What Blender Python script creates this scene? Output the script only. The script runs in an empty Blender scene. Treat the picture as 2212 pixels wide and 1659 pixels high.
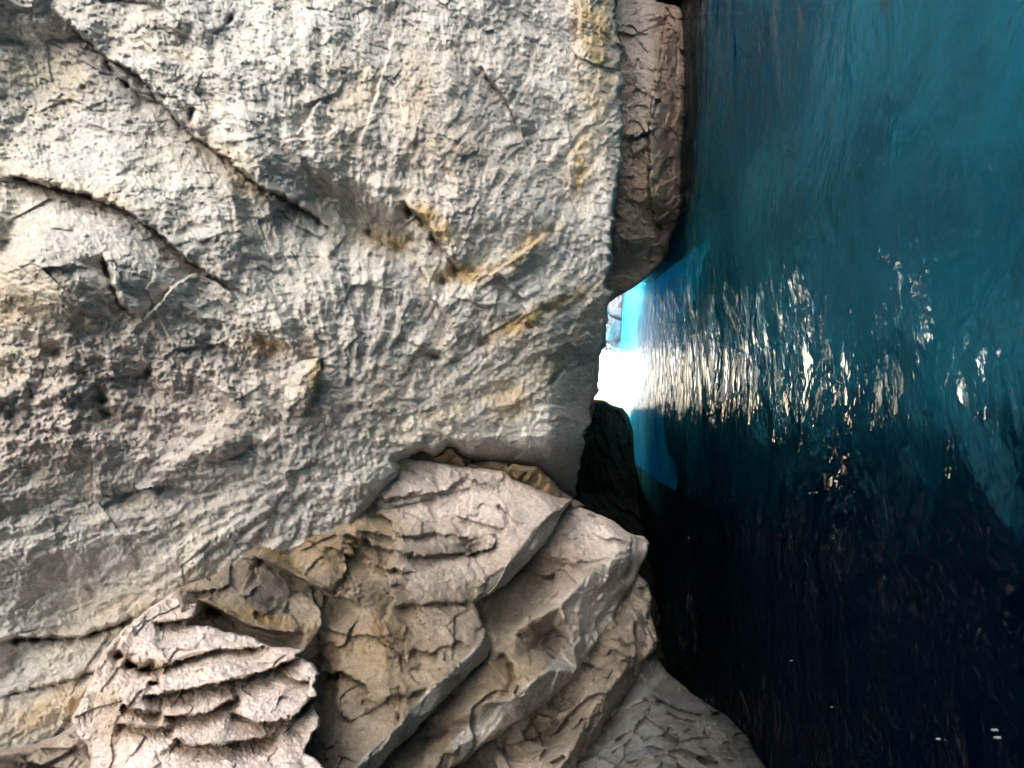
import bpy, math, random
import numpy as np
from mathutils import Vector
from mathutils.geometry import delaunay_2d_cdt

S = bpy.context.scene
COL = S.collection
K = 1024 / 2212.0            # outlines were measured on a 2212 px wide view
FPX = 640.0                  # focal length in pixels of the 1024 px frame
HCAM = 1.2
PITCH = math.atan(93 / FPX)
CAM = np.array([0.0, 0.0, HCAM])
FW = np.array([0, math.cos(PITCH), math.sin(PITCH)])
UP = np.array([0, -math.sin(PITCH), math.cos(PITCH)])
RT = np.array([1.0, 0, 0])


def world(px, py, d):
    """point seen at pixel (px, py) of the sideways frame, d metres ahead of the camera"""
    u = (px - 512) / FPX
    v = (384 - py) / FPX
    return CAM + d[..., None] * (FW - u[..., None] * UP + v[..., None] * RT)


# ------------------------------------------------------------------ numpy noise
def _hash(ix, iy, iz, seed):
    h = (ix.astype(np.uint32) * np.uint32(374761393) + iy.astype(np.uint32) * np.uint32(668265263)
         + iz.astype(np.uint32) * np.uint32(2147483647) + np.uint32((seed * 974634 + 12345) & 0xffffffff))
    h = (h ^ (h >> np.uint32(13))) * np.uint32(1274126177)
    h = (h ^ (h >> np.uint32(16))) * np.uint32(2246822519)
    return h ^ (h >> np.uint32(15))


_G = np.array([[1, 1, 0], [-1, 1, 0], [1, -1, 0], [-1, -1, 0], [1, 0, 1], [-1, 0, 1], [1, 0, -1], [-1, 0, -1],
               [0, 1, 1], [0, -1, 1], [0, 1, -1], [0, -1, -1], [1, 1, 0], [-1, 1, 0], [0, -1, 1], [0, -1, -1]], float)


def perlin(p, seed=0):
    i = np.floor(p).astype(np.int64)
    f = p - i
    w = f * f * f * (f * (f * 6 - 15) + 10)
    out = 0
    for dx in (0, 1):
        wx = w[..., 0] if dx else 1 - w[..., 0]
        for dy in (0, 1):
            wy = w[..., 1] if dy else 1 - w[..., 1]
            for dz in (0, 1):
                wz = w[..., 2] if dz else 1 - w[..., 2]
                g = _G[_hash(i[..., 0] + dx, i[..., 1] + dy, i[..., 2] + dz, seed) & np.uint32(15)]
                out = out + wx * wy * wz * (g[..., 0] * (f[..., 0] - dx) + g[..., 1] * (f[..., 1] - dy) + g[..., 2] * (f[..., 2] - dz))
    return out


def fbm(p, oct=4, seed=0, gain=0.5, ridged=False):
    a, t, s = 1.0, 0.0, 0.0
    for o in range(oct):
        n = perlin(p * 2.0 ** o + 17.3 * o, seed + o)
        if ridged:
            n = 0.5 - np.abs(n) * 1.6
        t = t + a * n
        s += a
        a *= gain
    return t / s


def facets(p, seed=0, tilt=1.0):
    """cells with random tilts: broken, planar rock"""
    i = np.floor(p).astype(np.int64)
    best = np.full(p.shape[:-1], 9e9)
    val = np.zeros(p.shape[:-1])
    sec = best.copy()
    for dx in (-1, 0, 1):
        for dy in (-1, 0, 1):
            for dz in (-1, 0, 1):
                c = i + np.array([dx, dy, dz])
                hh = [_hash(c[..., 0], c[..., 1], c[..., 2], seed + k).astype(float) / 4294967295.0 for k in range(7)]
                o = p - (c + np.stack(hh[:3], -1))
                r = (o * o).sum(-1)
                v = tilt * sum(o[..., k] * (hh[3 + k] - 0.5) * 2 for k in range(3)) + (hh[6] - 0.5) * 0.42
                m = r < best
                sec = np.where(m, best, np.minimum(sec, r))
                val = np.where(m, v, val)
                best = np.where(m, r, best)
    return val, np.sqrt(sec) - np.sqrt(best)


def sstep(a, b, x):
    t = np.clip((x - a) / (b - a), 0, 1)
    return t * t * (3 - 2 * t)


def polydist(px, py, pts, closed=False):
    """unsigned distance, signed side (left/right of the nearest segment) and fraction along"""
    best = np.full(px.shape, 1e9)
    side = np.zeros(px.shape)
    along = np.zeros(px.shape)
    n = len(pts)
    segs = n if closed else n - 1
    for k in range(segs):
        ax, ay = pts[k]
        bx, by = pts[(k + 1) % n]
        ex, ey = bx - ax, by - ay
        L = ex * ex + ey * ey + 1e-9
        t = np.clip(((px - ax) * ex + (py - ay) * ey) / L, 0, 1)
        qx, qy = px - ax - t * ex, py - ay - t * ey
        r = np.hypot(qx, qy)
        m = r < best
        side = np.where(m, np.sign(ex * (py - ay) - ey * (px - ax)), side)
        along = np.where(m, (k + t) / segs, along)
        best = np.where(m, r, best)
    return best, side, along


def inside(px, py, pts):
    c = np.zeros(px.shape, bool)
    n = len(pts)
    for k in range(n):
        ax, ay = pts[k]
        bx, by = pts[(k + 1) % n]
        if ay == by:
            continue
        m = ((ay > py) != (by > py)) & (px < (bx - ax) * (py - ay) / (by - ay) + ax)
        c ^= m
    return c


def sdf(px, py, pts):
    d, _, _ = polydist(px, py, pts, True)
    return np.where(inside(px, py, pts), d, -d)


def P(*a):
    return [(x * K, y * K) for x, y in a]


def tin(gx, gy, pts, edges=(), blur=2):
    """depth over the grid from scattered (x, y, depth) points, linear in 1/depth over each triangle"""
    pts = list(pts)
    x0, x1, y0, y1 = gx.min() / K - 9, gx.max() / K + 9, gy.min() / K - 9, gy.max() / K + 9
    for cx, cy in ((x0, y0), (x1, y0), (x0, y1), (x1, y1), ((x0 + x1) / 2, y0), ((x0 + x1) / 2, y1), (x0, (y0 + y1) / 2), (x1, (y0 + y1) / 2)):
        if all(math.hypot(cx - p[0], cy - p[1]) > 40 for p in pts):
            near = min(pts, key=lambda p: math.hypot(cx - p[0], cy - p[1]))
            pts.append((cx, cy, near[2]))
    co = [Vector((p[0] * K, p[1] * K)) for p in pts]
    vs, es, fs, ov, oe, of = delaunay_2d_cdt(co, list(edges), [], 0, 1e-6)
    val = [1.0 / np.mean([pts[i][2] for i in o]) if o else 1.0 / pts[int(np.argmin([(v - c).length for c in co]))][2]
           for v, o in zip(vs, ov)]
    ny, nx = gx.shape
    x0, y0 = gx[0, 0], gy[0, 0]
    st = gx[0, 1] - gx[0, 0]
    out = np.full(gx.shape, np.nan)
    for f in fs:
        a, b, c = (vs[i] for i in f)
        i0 = max(0, int((min(a.x, b.x, c.x) - x0) / st) - 1); i1 = min(nx, int((max(a.x, b.x, c.x) - x0) / st) + 2)
        j0 = max(0, int((min(a.y, b.y, c.y) - y0) / st) - 1); j1 = min(ny, int((max(a.y, b.y, c.y) - y0) / st) + 2)
        if i1 <= i0 or j1 <= j0:
            continue
        X, Y = gx[j0:j1, i0:i1], gy[j0:j1, i0:i1]
        den = (b.y - c.y) * (a.x - c.x) + (c.x - b.x) * (a.y - c.y)
        if abs(den) < 1e-9:
            continue
        l1 = ((b.y - c.y) * (X - c.x) + (c.x - b.x) * (Y - c.y)) / den
        l2 = ((c.y - a.y) * (X - c.x) + (a.x - c.x) * (Y - c.y)) / den
        l3 = 1 - l1 - l2
        m = (l1 > -1e-4) & (l2 > -1e-4) & (l3 > -1e-4)
        w = l1 * val[f[0]] + l2 * val[f[1]] + l3 * val[f[2]]
        out[j0:j1, i0:i1] = np.where(m, w, out[j0:j1, i0:i1])
    # outside the hull: nearest row/col values
    for _ in range(60):
        nanm = np.isnan(out)
        if not nanm.any():
            break
        q = np.pad(out, 1, constant_values=np.nan)
        st4 = np.stack([q[:-2, 1:-1], q[2:, 1:-1], q[1:-1, :-2], q[1:-1, 2:]])
        cnt = (~np.isnan(st4)).sum(0)
        avg = np.nansum(st4, 0) / np.maximum(cnt, 1)
        out = np.where(nanm & (cnt > 0), avg, out)
    for _ in range(blur):
        q = np.pad(out, 1, mode='edge')
        out = (q[:-2, 1:-1] + q[2:, 1:-1] + q[1:-1, :-2] + q[1:-1, 2:] + 2 * q[1:-1, 1:-1]) / 6
    return 1.0 / out


# ------------------------------------------------------------------ object helpers
def tag(o, label, cat, group=None, kind=None):
    o['label'] = label
    o['category'] = cat
    if group:
        o['group'] = group
    if kind:
        o['kind'] = kind
    return o


def mesh_from(name, V, F, mat, origin=None, attrs=None, smooth=True):
    me = bpy.data.meshes.new(name)
    V = np.asarray(V, float)
    if origin is None:
        origin = np.array([V[:, 0].mean(), V[:, 1].mean(), V[:, 2].min()])
    V = V - origin
    quads = F[0]; tris = F[1] if len(F) > 1 else np.zeros((0, 3), int)
    nq, nt = len(quads), len(tris)
    me.vertices.add(len(V))
    me.vertices.foreach_set('co', V.ravel())
    me.loops.add(nq * 4 + nt * 3)
    me.loops.foreach_set('vertex_index', np.concatenate([np.asarray(quads).ravel(), np.asarray(tris).ravel()]).astype(np.int32))
    me.polygons.add(nq + nt)
    me.polygons.foreach_set('loop_start', np.concatenate([np.arange(nq) * 4, nq * 4 + np.arange(nt) * 3]).astype(np.int32))
    me.polygons.foreach_set('use_smooth', np.full(nq + nt, smooth))
    me.update(calc_edges=True)
    me.validate()
    for k, a in (attrs or {}).items():
        at = me.attributes.new(k, 'FLOAT', 'POINT')
        at.data.foreach_set('value', np.asarray(a, np.float32))
    me.materials.append(mat)
    o = bpy.data.objects.new(name, me)
    o.location = origin
    COL.objects.link(o)
    return o


def relief(name, outline, depth, mat, step=1.4, limb=(6, 0.3), back=1.5, lift=0.0, jitter=1.2, jfreq=9.0, stains=None, shrink=0.97, pad=0):
    """A rock as a closed body: a dense carved front over the outline, its rim rounded off and carried back to a rear side."""
    pts = P(*outline)
    xs = [p[0] for p in pts]; ys = [p[1] for p in pts]
    gx, gy = np.meshgrid(np.arange(min(xs) - 4, max(xs) + 4 + step, step), np.arange(min(ys) - 4, max(ys) + 4 + step, step))
    q = np.stack([gx / 640 * jfreq, gy / 640 * jfreq, np.zeros_like(gx)], -1)
    j = jitter * (fbm(q * 3, 4, hash(len(outline)) % 97) * 3.5)
    sd = sdf(gx, gy, pts) + j
    d = depth(gx, gy, sd)
    # pull the first ring outside onto the outline
    gyy, gxx = np.gradient(sd, step)
    gl = np.hypot(gxx, gyy) + 1e-6
    out = (sd < 0)
    mv = np.where(out, np.clip(-sd, 0, step * 1.5), 0)
    px = gx + gxx / gl * mv
    py = gy + gyy / gl * mv
    t = np.clip(sd / limb[0], 0, 1)
    d = d + limb[1] * (1 - np.sqrt(np.clip(1 - (1 - t) ** 2, 0, 1)))
    W = world(px, py, d)
    keep = sd > -step * 1.0
    cell = keep[:-1, :-1] & keep[1:, :-1] & keep[:-1, 1:] & keep[1:, 1:]
    idx = -np.ones(gx.shape, int)
    used = np.zeros(gx.shape, bool)
    used[:-1, :-1] |= cell; used[1:, :-1] |= cell; used[:-1, 1:] |= cell; used[1:, 1:] |= cell
    idx[used] = np.arange(used.sum())
    V = W[used]
    a, b, c, e = idx[:-1, :-1][cell], idx[:-1, 1:][cell], idx[1:, 1:][cell], idx[1:, :-1][cell]
    Q = np.stack([a, e, c, b], -1)
    # boundary edges
    E = np.concatenate([Q[:, [0, 1]], Q[:, [1, 2]], Q[:, [2, 3]], Q[:, [3, 0]]])
    key = np.sort(E, 1)
    code = key[:, 0].astype(np.int64) * len(V) + key[:, 1]
    u, inv, cnt = np.unique(code, return_inverse=True, return_counts=True)
    B = E[cnt[inv] == 1]
    bv = np.unique(B)
    mp = -np.ones(len(V), int)
    mp[bv] = np.arange(len(bv)) + len(V)
    ray = V[bv] - CAM
    ray /= np.linalg.norm(ray, axis=1)[:, None]
    cen = V[bv].mean(0)
    R1 = V[bv] + ray * back * 0.5
    R1 = cen + ray.mean(0) * back * .5 + (R1 - cen - ray.mean(0) * back * .5) * (1 + shrink) / 2
    R1[:, 2] += lift * .5
    R2 = V[bv] + ray * back
    R2 = cen + ray.mean(0) * back + (R2 - cen - ray.mean(0) * back) * shrink
    R2[:, 2] += lift
    n0 = len(V)
    V = np.concatenate([V, R1, R2, [R2.mean(0)]])
    m1 = mp; m2 = np.where(mp >= 0, mp + len(bv), -1); top = len(V) - 1
    Q2 = np.stack([B[:, 1], B[:, 0], m1[B[:, 0]], m1[B[:, 1]]], -1)
    Q3 = np.stack([m1[B[:, 1]], m1[B[:, 0]], m2[B[:, 0]], m2[B[:, 1]]], -1)
    T = np.stack([m2[B[:, 1]], m2[B[:, 0]], np.full(len(B), top)], -1)
    Q = np.concatenate([Q, Q2, Q3])
    attrs = {}
    for kk, fn in (stains or {}).items():
        s = np.zeros(len(V)); s[:n0] = fn(gx, gy, W)[used]
        attrs[kk] = s
    return mesh_from(name, V, (Q, T), mat, attrs=attrs)


# ------------------------------------------------------------------ materials
class NT:
    def __init__(s, m):
        s.t = m.node_tree; s.n = s.t.nodes; s.l = s.t.links

    def new(s, typ, **kw):
        n = s.n.new(typ)
        for k, v in kw.items():
            if k.startswith('i_'):
                key = k[2:].replace('_', ' ')
                n.inputs[int(key) if key.isdigit() else key].default_value = v
            else:
                setattr(n, k, v)
        return n

    def link(s, a, b):
        s.l.new(a, b)

    def mix(s, a, b, fac, mode='MIX'):
        n = s.n.new('ShaderNodeMix'); n.data_type = 'RGBA'; n.blend_type = mode
        for sock, v in ((n.inputs[0], fac), (n.inputs[6], a), (n.inputs[7], b)):
            if hasattr(v, 'links'):
                s.l.new(v, sock)
            elif isinstance(v, (int, float)):
                sock.default_value = v
            else:
                sock.default_value = (*v, 1)
        return n.outputs[2]

    def ramp(s, x, stops, ease='LINEAR'):
        n = s.n.new('ShaderNodeValToRGB'); n.color_ramp.interpolation = ease
        e = n.color_ramp.elements
        while len(e) < len(stops):
            e.new(0.5)
        for k, (p, c) in enumerate(stops):
            e[k].position = p
            e[k].color = (c, c, c, 1) if isinstance(c, (int, float)) else (*c, 1)
        s.l.new(x, n.inputs[0])
        return n.outputs[0]

    def noise(s, vec, scale, detail=6, rough=0.55, dist=0.0, **kw):
        n = s.n.new('ShaderNodeTexNoise')
        n.inputs['Scale'].default_value = scale; n.inputs['Detail'].default_value = detail
        n.inputs['Roughness'].default_value = rough; n.inputs['Distortion'].default_value = dist
        s.l.new(vec, n.inputs['Vector'])
        return n.outputs[0]

    def math(s, op, a, b=0.0):
        n = s.n.new('ShaderNodeMath'); n.operation = op
        for sock, v in ((n.inputs[0], a), (n.inputs[1], b)):
            if hasattr(v, 'links'):
                s.l.new(v, sock)
            else:
                sock.default_value = v
        return n.outputs[0]


def rock_material(name, light, mid, cool, dark, ochre=(0.34, 0.22, 0.075), pink=(0.42, 0.33, 0.30), bump=0.6, stretch=(1, .35, 1), rough=0.85,
                  fine=26.0, warm_amount=0.35, mottle=0.75, spec=.3):
    m = bpy.data.materials.new(name); m.use_nodes = True
    t = NT(m)
    bs = t.n['Principled BSDF']
    geo = t.new('ShaderNodeNewGeometry')
    mp = t.new('ShaderNodeMapping', vector_type='POINT')
    mp.inputs['Scale'].default_value = stretch
    t.link(geo.outputs['Position'], mp.inputs['Vector'])
    pos, sv = geo.outputs['Position'], mp.outputs[0]
    n1 = t.noise(sv, 1.3, 8, 0.62, 0.4)
    n2 = t.noise(pos, 2.1, 7, 0.6, 0.6)
    n3 = t.noise(sv, 9.0, 9, 0.68, 0.5)
    n4 = t.noise(sv, fine, 8, 0.72)
    n5 = t.noise(pos, fine * 3.2, 4, 0.7)
    c = t.mix(mid, light, t.ramp(n1, [(0.36, 0), (0.62, 1)]))
    c = t.mix(c, cool, t.ramp(n2, [(0.48, 0), (0.66, 0.75)]))
    c = t.mix(c, ochre, t.math('MULTIPLY', t.ramp(t.noise(sv, 1.9, 6, 0.6, 0.8), [(0.52, 0), (0.72, 1)]), warm_amount))
    at = t.new('ShaderNodeAttribute', attribute_name='ochre')
    c = t.mix(c, ochre, t.math('MULTIPLY', at.outputs['Fac'], t.ramp(n3, [(0.3, 0.35), (0.6, 1)])))
    at2 = t.new('ShaderNodeAttribute', attribute_name='pink')
    c = t.mix(c, pink, t.math('MULTIPLY', at2.outputs['Fac'], t.ramp(n2, [(0.3, 0.5), (0.65, 1)])))
    at4 = t.new('ShaderNodeAttribute', attribute_name='bounce_pale')
    c = t.mix(c, (.60, .585, .55), t.math('MULTIPLY', at4.outputs['Fac'], t.ramp(n4, [(0.3, 0.45), (0.6, 1)])))  # whitish underside rock, lightened to stand in for light bounced off the water
    at3 = t.new('ShaderNodeAttribute', attribute_name='rust_shade')
    c = t.mix(c, dark, t.math('MULTIPLY', at3.outputs['Fac'], t.ramp(n3, [(0.3, 0.5), (0.6, 1)])))
    c = t.mix(c, dark, t.math('MULTIPLY', t.ramp(n3, [(0.28, 1), (0.44, 0)]), 0.35))
    at5 = t.new('ShaderNodeAttribute', attribute_name='weed')
    c = t.mix(c, (.012, .016, .012), t.math('MULTIPLY', at5.outputs['Fac'], t.ramp(n3, [(0.25, 0.8), (0.5, 1)])))
    mot = t.ramp(n4, [(0.3, 0.55), (0.52, 1.0), (0.72, 1.35)])
    c = t.mix(c, mot, mottle, 'MULTIPLY')
    c = t.mix(c, t.ramp(n5, [(0.35, 0.72), (0.6, 1.12)]), 0.6, 'MULTIPLY')
    t.link(c, bs.inputs['Base Color'])
    bs.inputs['Roughness'].default_value = rough
    bs.inputs['Specular IOR Level'].default_value = spec
    h = t.math('ADD', t.math('MULTIPLY', n4, 1.0), t.math('MULTIPLY', n5, 0.4))
    h = t.math('ADD', h, t.math('MULTIPLY', n3, 1.1))
    b = t.new('ShaderNodeBump'); b.inputs['Strength'].default_value = bump; b.inputs['Distance'].default_value = 0.05
    t.link(h, b.inputs['Height']); t.link(b.outputs[0], bs.inputs['Normal'])
    return m


M_vault = rock_material('limestone_vault', (0.58, 0.56, 0.535), (0.49, 0.47, 0.44), (0.43, 0.425, 0.43), (0.25, 0.215, 0.17), ochre=(.52, .36, .15), warm_amount=0.25, bump=.36)
M_ledge = rock_material('limestone_ledge', (0.42, 0.355, 0.295), (0.285, 0.235, 0.19), (0.20, 0.18, 0.165), (0.10, 0.075, 0.055), pink=(.76, .665, .63), stretch=(1, 1, 1), warm_amount=0.35)
M_pale = rock_material('limestone_pink', (0.72, 0.62, 0.585), (0.66, 0.55, 0.515), (0.64, 0.565, 0.55), (0.24, 0.17, 0.115), stretch=(1, 1, 1), warm_amount=0.12, bump=.45)
M_red = rock_material('limestone_red', (0.62, 0.54, 0.48), (0.52, 0.445, 0.39), (0.49, 0.45, 0.425), (0.19, 0.11, 0.08), pink=(.58, .51, .48), stretch=(1, 1, .6), warm_amount=0.3)
M_ridge = rock_material('limestone_brown', (0.26, 0.20, 0.15), (0.19, 0.14, 0.10), (0.17, 0.15, 0.13), (0.08, 0.05, 0.035), stretch=(1, 1, 1), warm_amount=0.5)
M_dark = rock_material('limestone_shade', (0.022, 0.026, 0.022), (0.016, 0.018, 0.016), (0.012, 0.015, 0.015), (0.01, 0.01, 0.01), stretch=(1, 1, 1), warm_amount=0.1, spec=.05, rough=1)  # near-black: the outcrop's backlit shade is put into the colour
M_far = rock_material('limestone_far', (0.5, 0.5, 0.52), (0.36, 0.36, 0.38), (0.3, 0.33, 0.38), (0.07, 0.06, 0.06), stretch=(.3, .3, .6), warm_amount=0.1, fine=4)


# ------------------------------------------------------------------ vault
def blob(gx, gy, x, y, rx, ry=None, ang=0.0):
    ry = ry or rx
    x, y, rx, ry = x * K, y * K, rx * K, ry * K
    c, s = math.cos(math.radians(ang)), math.sin(math.radians(ang))
    u = (gx - x) * c + (gy - y) * s
    v = -(gx - x) * s + (gy - y) * c
    return np.exp(-((u / rx) ** 2 + (v / ry) ** 2))


def crack(d, gx, gy, pts, w=3.0, dep=0.12, step=0.0, L=30.0, wob=2.0, seed=1, lo=.08):
    pts = P(*pts)
    q = np.stack([gx / 9.0, gy / 9.0, np.full_like(gx, seed * 3.7)], -1)
    ox, oy = fbm(q, 4, seed, .6) * wob * 2.4, fbm(q + 40, 4, seed + 5, .6) * wob * 2.4
    r, s, al = polydist(gx + ox, gy + oy, pts)
    var = np.clip(.55 + 1.5 * perlin(q * .8 + 9, seed + 2), lo, 1.3)
    w, L = w * K * .62 * (0.45 + var), L * K
    ends = sstep(0, 0.1, al) * sstep(1.0, 0.85, al)
    d = d + dep * .8 * ends * var * np.exp(-(r / w) ** 1.4)
    if step:
        d = d + step * ends * s * np.exp(-r / L) * sstep(0, w * 0.8, r)
    return d


def crest(d, gx, gy, pts, dep=0.15, L=45.0, rise=0.05, up=60.0, wob=2.0, seed=1, w=5.0):
    """a bed edge: the rock stands out along the line and is cut back just below it"""
    pts = P(*pts)
    q = np.stack([gx / 11.0, gy / 11.0, np.full_like(gx, seed * 2.9)], -1)
    ox, oy = fbm(q, 4, seed, .65) * wob * 2.4, fbm(q + 40, 4, seed + 5, .65) * wob * 2.4
    r, s, al = polydist(gx + ox, gy + oy, pts)
    ends = sstep(0, 0.12, al) * sstep(1.0, 0.88, al)
    below = np.where(s > 0, sstep(0, w * K, r) * np.exp(-(r / (L * K)) ** 1.5), 0)
    above = np.where(s <= 0, np.exp(-r / (up * K)), np.exp(-r / (w * K * .5)))
    return d + ends * (dep * below - rise * above)


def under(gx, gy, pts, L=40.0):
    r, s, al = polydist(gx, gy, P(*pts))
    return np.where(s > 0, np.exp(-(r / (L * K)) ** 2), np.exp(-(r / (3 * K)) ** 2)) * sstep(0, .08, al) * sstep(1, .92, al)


RO = [(850, 992), (905, 963), (940, 976), (965, 957), (985, 962), (1005, 984), (1080, 995), (1160, 1008), (1195, 1040), (1215, 1062), (1262, 1092),
                           (1220, 1160), (1100, 1160), (900, 1100)]
AO = [(300, 1330), (345, 1300), (389, 1268), (410, 1276), (430, 1283), (426, 1310), (412, 1348), (450, 1354), (500, 1362), (545, 1382), (600, 1398), (656, 1404), (640, 1416), (675, 1436), (692, 1455), (680, 1480), (684, 1505),
                          (676, 1522), (694, 1552), (676, 1590), (660, 1625), (700, 1659), (690, 2200), (150, 2200), (200, 1640), (170, 1590), (158, 1550), (180, 1500), (204, 1465), (208, 1430), (226, 1400)]
MO = [(380, 1270), (400, 1264), (470, 1236), (553, 1178), (575, 1184), (640, 1165), (700, 1150), (742, 1128), (765, 1085), (800, 1045), (862, 986), (940, 997), (1080, 1018),
      (1140, 1048), (1190, 1070), (1236, 1080), (1218, 1108), (1180, 1172), (1090, 1264), (1026, 1304), (1046, 1352), (1060, 1385), (1050, 1420), (1000, 1470), (940, 1530), (890, 1590),
      (850, 1625), (800, 1680), (740, 2200), (560, 2200), (420, 1500)]


def vault_base(gx, gy):
    inv = 0.238 - gx / 618 * 0.112 + (gy / 768) * 0.042 * (1 - gx / 800)
    return 1.0 / np.maximum(inv, 0.06)


def vault_depth(gx, gy, sd):
    d = vault_base(gx, gy)
    p = world(gx, gy, d)
    # gentle swells, strata drawn out along the passage
    d = d + 0.55 * fbm(p * np.array([.55, .35, .55]), 3, 3)
    T = np.array([1.0, 0.30, 1.0])
    X, Y = gx / K, gy / K
    rub = blob(gx, gy, 240, 830, 330, 110, -6) + blob(gx, gy, 560, 760, 130, 60) + .6 * blob(gx, gy, 90, 900, 200, 90)
    rub = np.clip(rub, 0, 1)
    upper = sstep(760, 500, Y - 0.12 * X)
    right = sstep(700, 950, X)
    st = fbm(p * T * 3.2, 5, 11)
    st2 = fbm(p * T * 7.0 + 3, 4, 12, ridged=True)
    d = d + (0.07 + 0.04 * upper) * st - 0.03 * st2 * (0.4 + 0.8 * np.clip(upper + right, 0, 1))
    lump = fbm(p * 6.5, 5, 21, 0.6)
    d = d + 0.035 * lump + rub * (0.17 * fbm(p * 5.0, 4, 23, 0.65) + 0.07 * np.abs(fbm(p * 11, 3, 24)))
    fv, fe = facets(p * np.array([2.6, 1.5, 2.6]), 5)
    d = d + 0.038 * fv
    fv2, fe2 = facets(p * np.array([8, 4.0, 8]), 6)
    d = d + 0.014 * fv2
    d = d + 0.02 * fbm(p * np.array([26, 13, 26]), 3, 31, 0.65)
    # drawn-out grain of the bedding, running towards the far end of the passage
    dx, dy = X - 760, Y - 985
    r = np.hypot(dx, dy) + 60
    ph = np.arctan2(dx, -dy) + .10 * fbm(p * 1.1, 3, 51)
    g = np.stack([ph * 620 / 30, np.log(r) * 5.2, np.full_like(gx, 3.0)], -1)
    far = sstep(150, 420, r)
    wide = fbm(g * .30, 3, 61)
    fine_ = fbm(g * np.array([1.6, 1.0, 1]), 5, 62, .6)
    rid = fbm(g * np.array([5.0, 3.2, 1]) + 8, 3, 63, .6, ridged=True)
    k = d / 5.0
    d = d + k * far * (.20 * wide * (1 - .55 * right) + .027 * fine_ * (.6 + .6 * upper + .3 * right) - .013 * rid)
    q2 = np.stack([gx / 5.0, gy / 5.0, np.full_like(gx, 5.0)], -1)
    d = d + k * .018 * fbm(q2 * 1.8, 3, 64, .7) * (1 + 1.2 * rub) + k * (1 - far) * .06 * fbm(q2 * .5, 3, 65)
    # big rolls of the wall
    d = d - 0.30 * blob(gx, gy, 160, 600, 170, 120, 10) + 0.22 * blob(gx, gy, 5, 535, 60, 35, -50) - 0.30 * blob(gx, gy, 1000, 400, 330, 190, 60)
    d = d + 0.35 * blob(gx, gy, 800, 500, 170, 45, 35) - 0.25 * blob(gx, gy, 840, 640, 190, 120) + 0.10 * blob(gx, gy, 700, 440, 28, 70, -15)
    d = d - 0.22 * blob(gx, gy, 1300, 150, 50, 320)
    # the wall turns under towards the ledge and the far passage
    d = d + 2.2 * sstep(940, 1120, Y) * sstep(850, 1050, X) + 1.2 * sstep(1180, 1310, X) * sstep(560, 900, Y)
    # the wall falls back behind the slabs that lean on it
    d = d + 1.6 * sstep(6, 40, sdf(gx, gy, P(*MO))) + .8 * sstep(25, 70, sdf(gx, gy, P(*AO))) + 0.5 * sstep(-5, 12, sdf(gx, gy, P(*RO)))
    # seams
    d = crack(d, gx, gy, [(110, 15), (170, 70), (235, 128), (300, 160), (340, 212), (385, 258), (420, 292), (500, 350), (560, 402), (615, 426), (680, 466), (745, 528)], 4.5, .13, .14, 70, 2.2, 1, .3)
    d = crack(d, gx, gy, [(225, 132), (262, 170), (300, 205), (330, 222)], 7, .2, .05, 30, 1.2, 2, .4)
    d = crack(d, gx, gy, [(560, 402), (600, 450), (660, 500), (720, 530)], 3, .06, .03, 30, 1.5, 3)
    d = crack(d, gx, gy, [(0, 372), (90, 396), (190, 422), (270, 452), (330, 492), (395, 553), (450, 592), (540, 642)], 4.5, .07, .13, 80, 2.4, 4, .25)
    d = crack(d, gx, gy, [(222, 545), (240, 610), (262, 660), (305, 695)], 8, .18, .10, 50, 1.6, 5, .35)
    d = crack(d, gx, gy, [(305, 690), (340, 660), (370, 620), (420, 588), (470, 610), (525, 650)], 3, .02, -.07, 40, 1.5, 6)
    d = crack(d, gx, gy, [(865, 436), (920, 478), (945, 520), (985, 578), (1006, 592)], 9, .28, .14, 50, 2.0, 7, .3)
    d = crack(d, gx, gy, [(1000, 588), (1060, 594), (1100, 566), (1150, 524), (1190, 500)], 4, .05, -.07, 40, 2.0, 8)
    d = crack(d, gx, gy, [(780, 500), (830, 530), (870, 540), (900, 500)], 8, .2, -.10, 40, 2.0, 9)
    d = crack(d, gx, gy, [(1035, 140), (1062, 180), (1090, 212), (1115, 262), (1128, 300)], 4, .12, .09, 40, 1.2, 10, .4)
    d = crack(d, gx, gy, [(1246, -40), (1248, 40), (1243, 110), (1246, 190)], 4, .14, .06, 40, 1.5, 11)
    d = crack(d, gx, gy, [(1228, 350), (1226, 380), (1232, 410)], 3, .10, .08, 30, 1.0, 12)
    d = crack(d, gx, gy, [(1188, 834), (1205, 812), (1224, 786)], 4, .16, .04, 20, .8, 13)
    d = crack(d, gx, gy, [(415, 230), (412, 262), (428, 290)], 9, .14, .06, 30, 1.0, 14)
    d = crack(d, gx, gy, [(-20, 1386), (90, 1378), (180, 1376), (250, 1352), (290, 1330)], 6, .2, .07, 30, 1.5, 15, .4)
    d = crack(d, gx, gy, [(0, 1505), (110, 1480), (240, 1440)], 3, .06, .03, 30, 1.5, 16)
    d = crack(d, gx, gy, [(650, 230), (690, 215), (640, 290), (668, 330)], 3, .05, .04, 30, 1.5, 17)
    d = crack(d, gx, gy, [(1080, 590), (1120, 640), (1148, 712)], 3, .05, .06, 40, 2, 18)
    d = crack(d, gx, gy, [(900, 560), (930, 640), (965, 690), (960, 760)], 4, .06, .08, 50, 2.5, 19)
    d = crack(d, gx, gy, [(460, 75), (490, 50), (505, 35)], 5, .08, .03, 30, 1, 20)
    d = crack(d, gx, gy, [(860, 0), (853, 60), (835, 130), (800, 240), (770, 330)], 2, .03, .03, 40, 2, 21)
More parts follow.
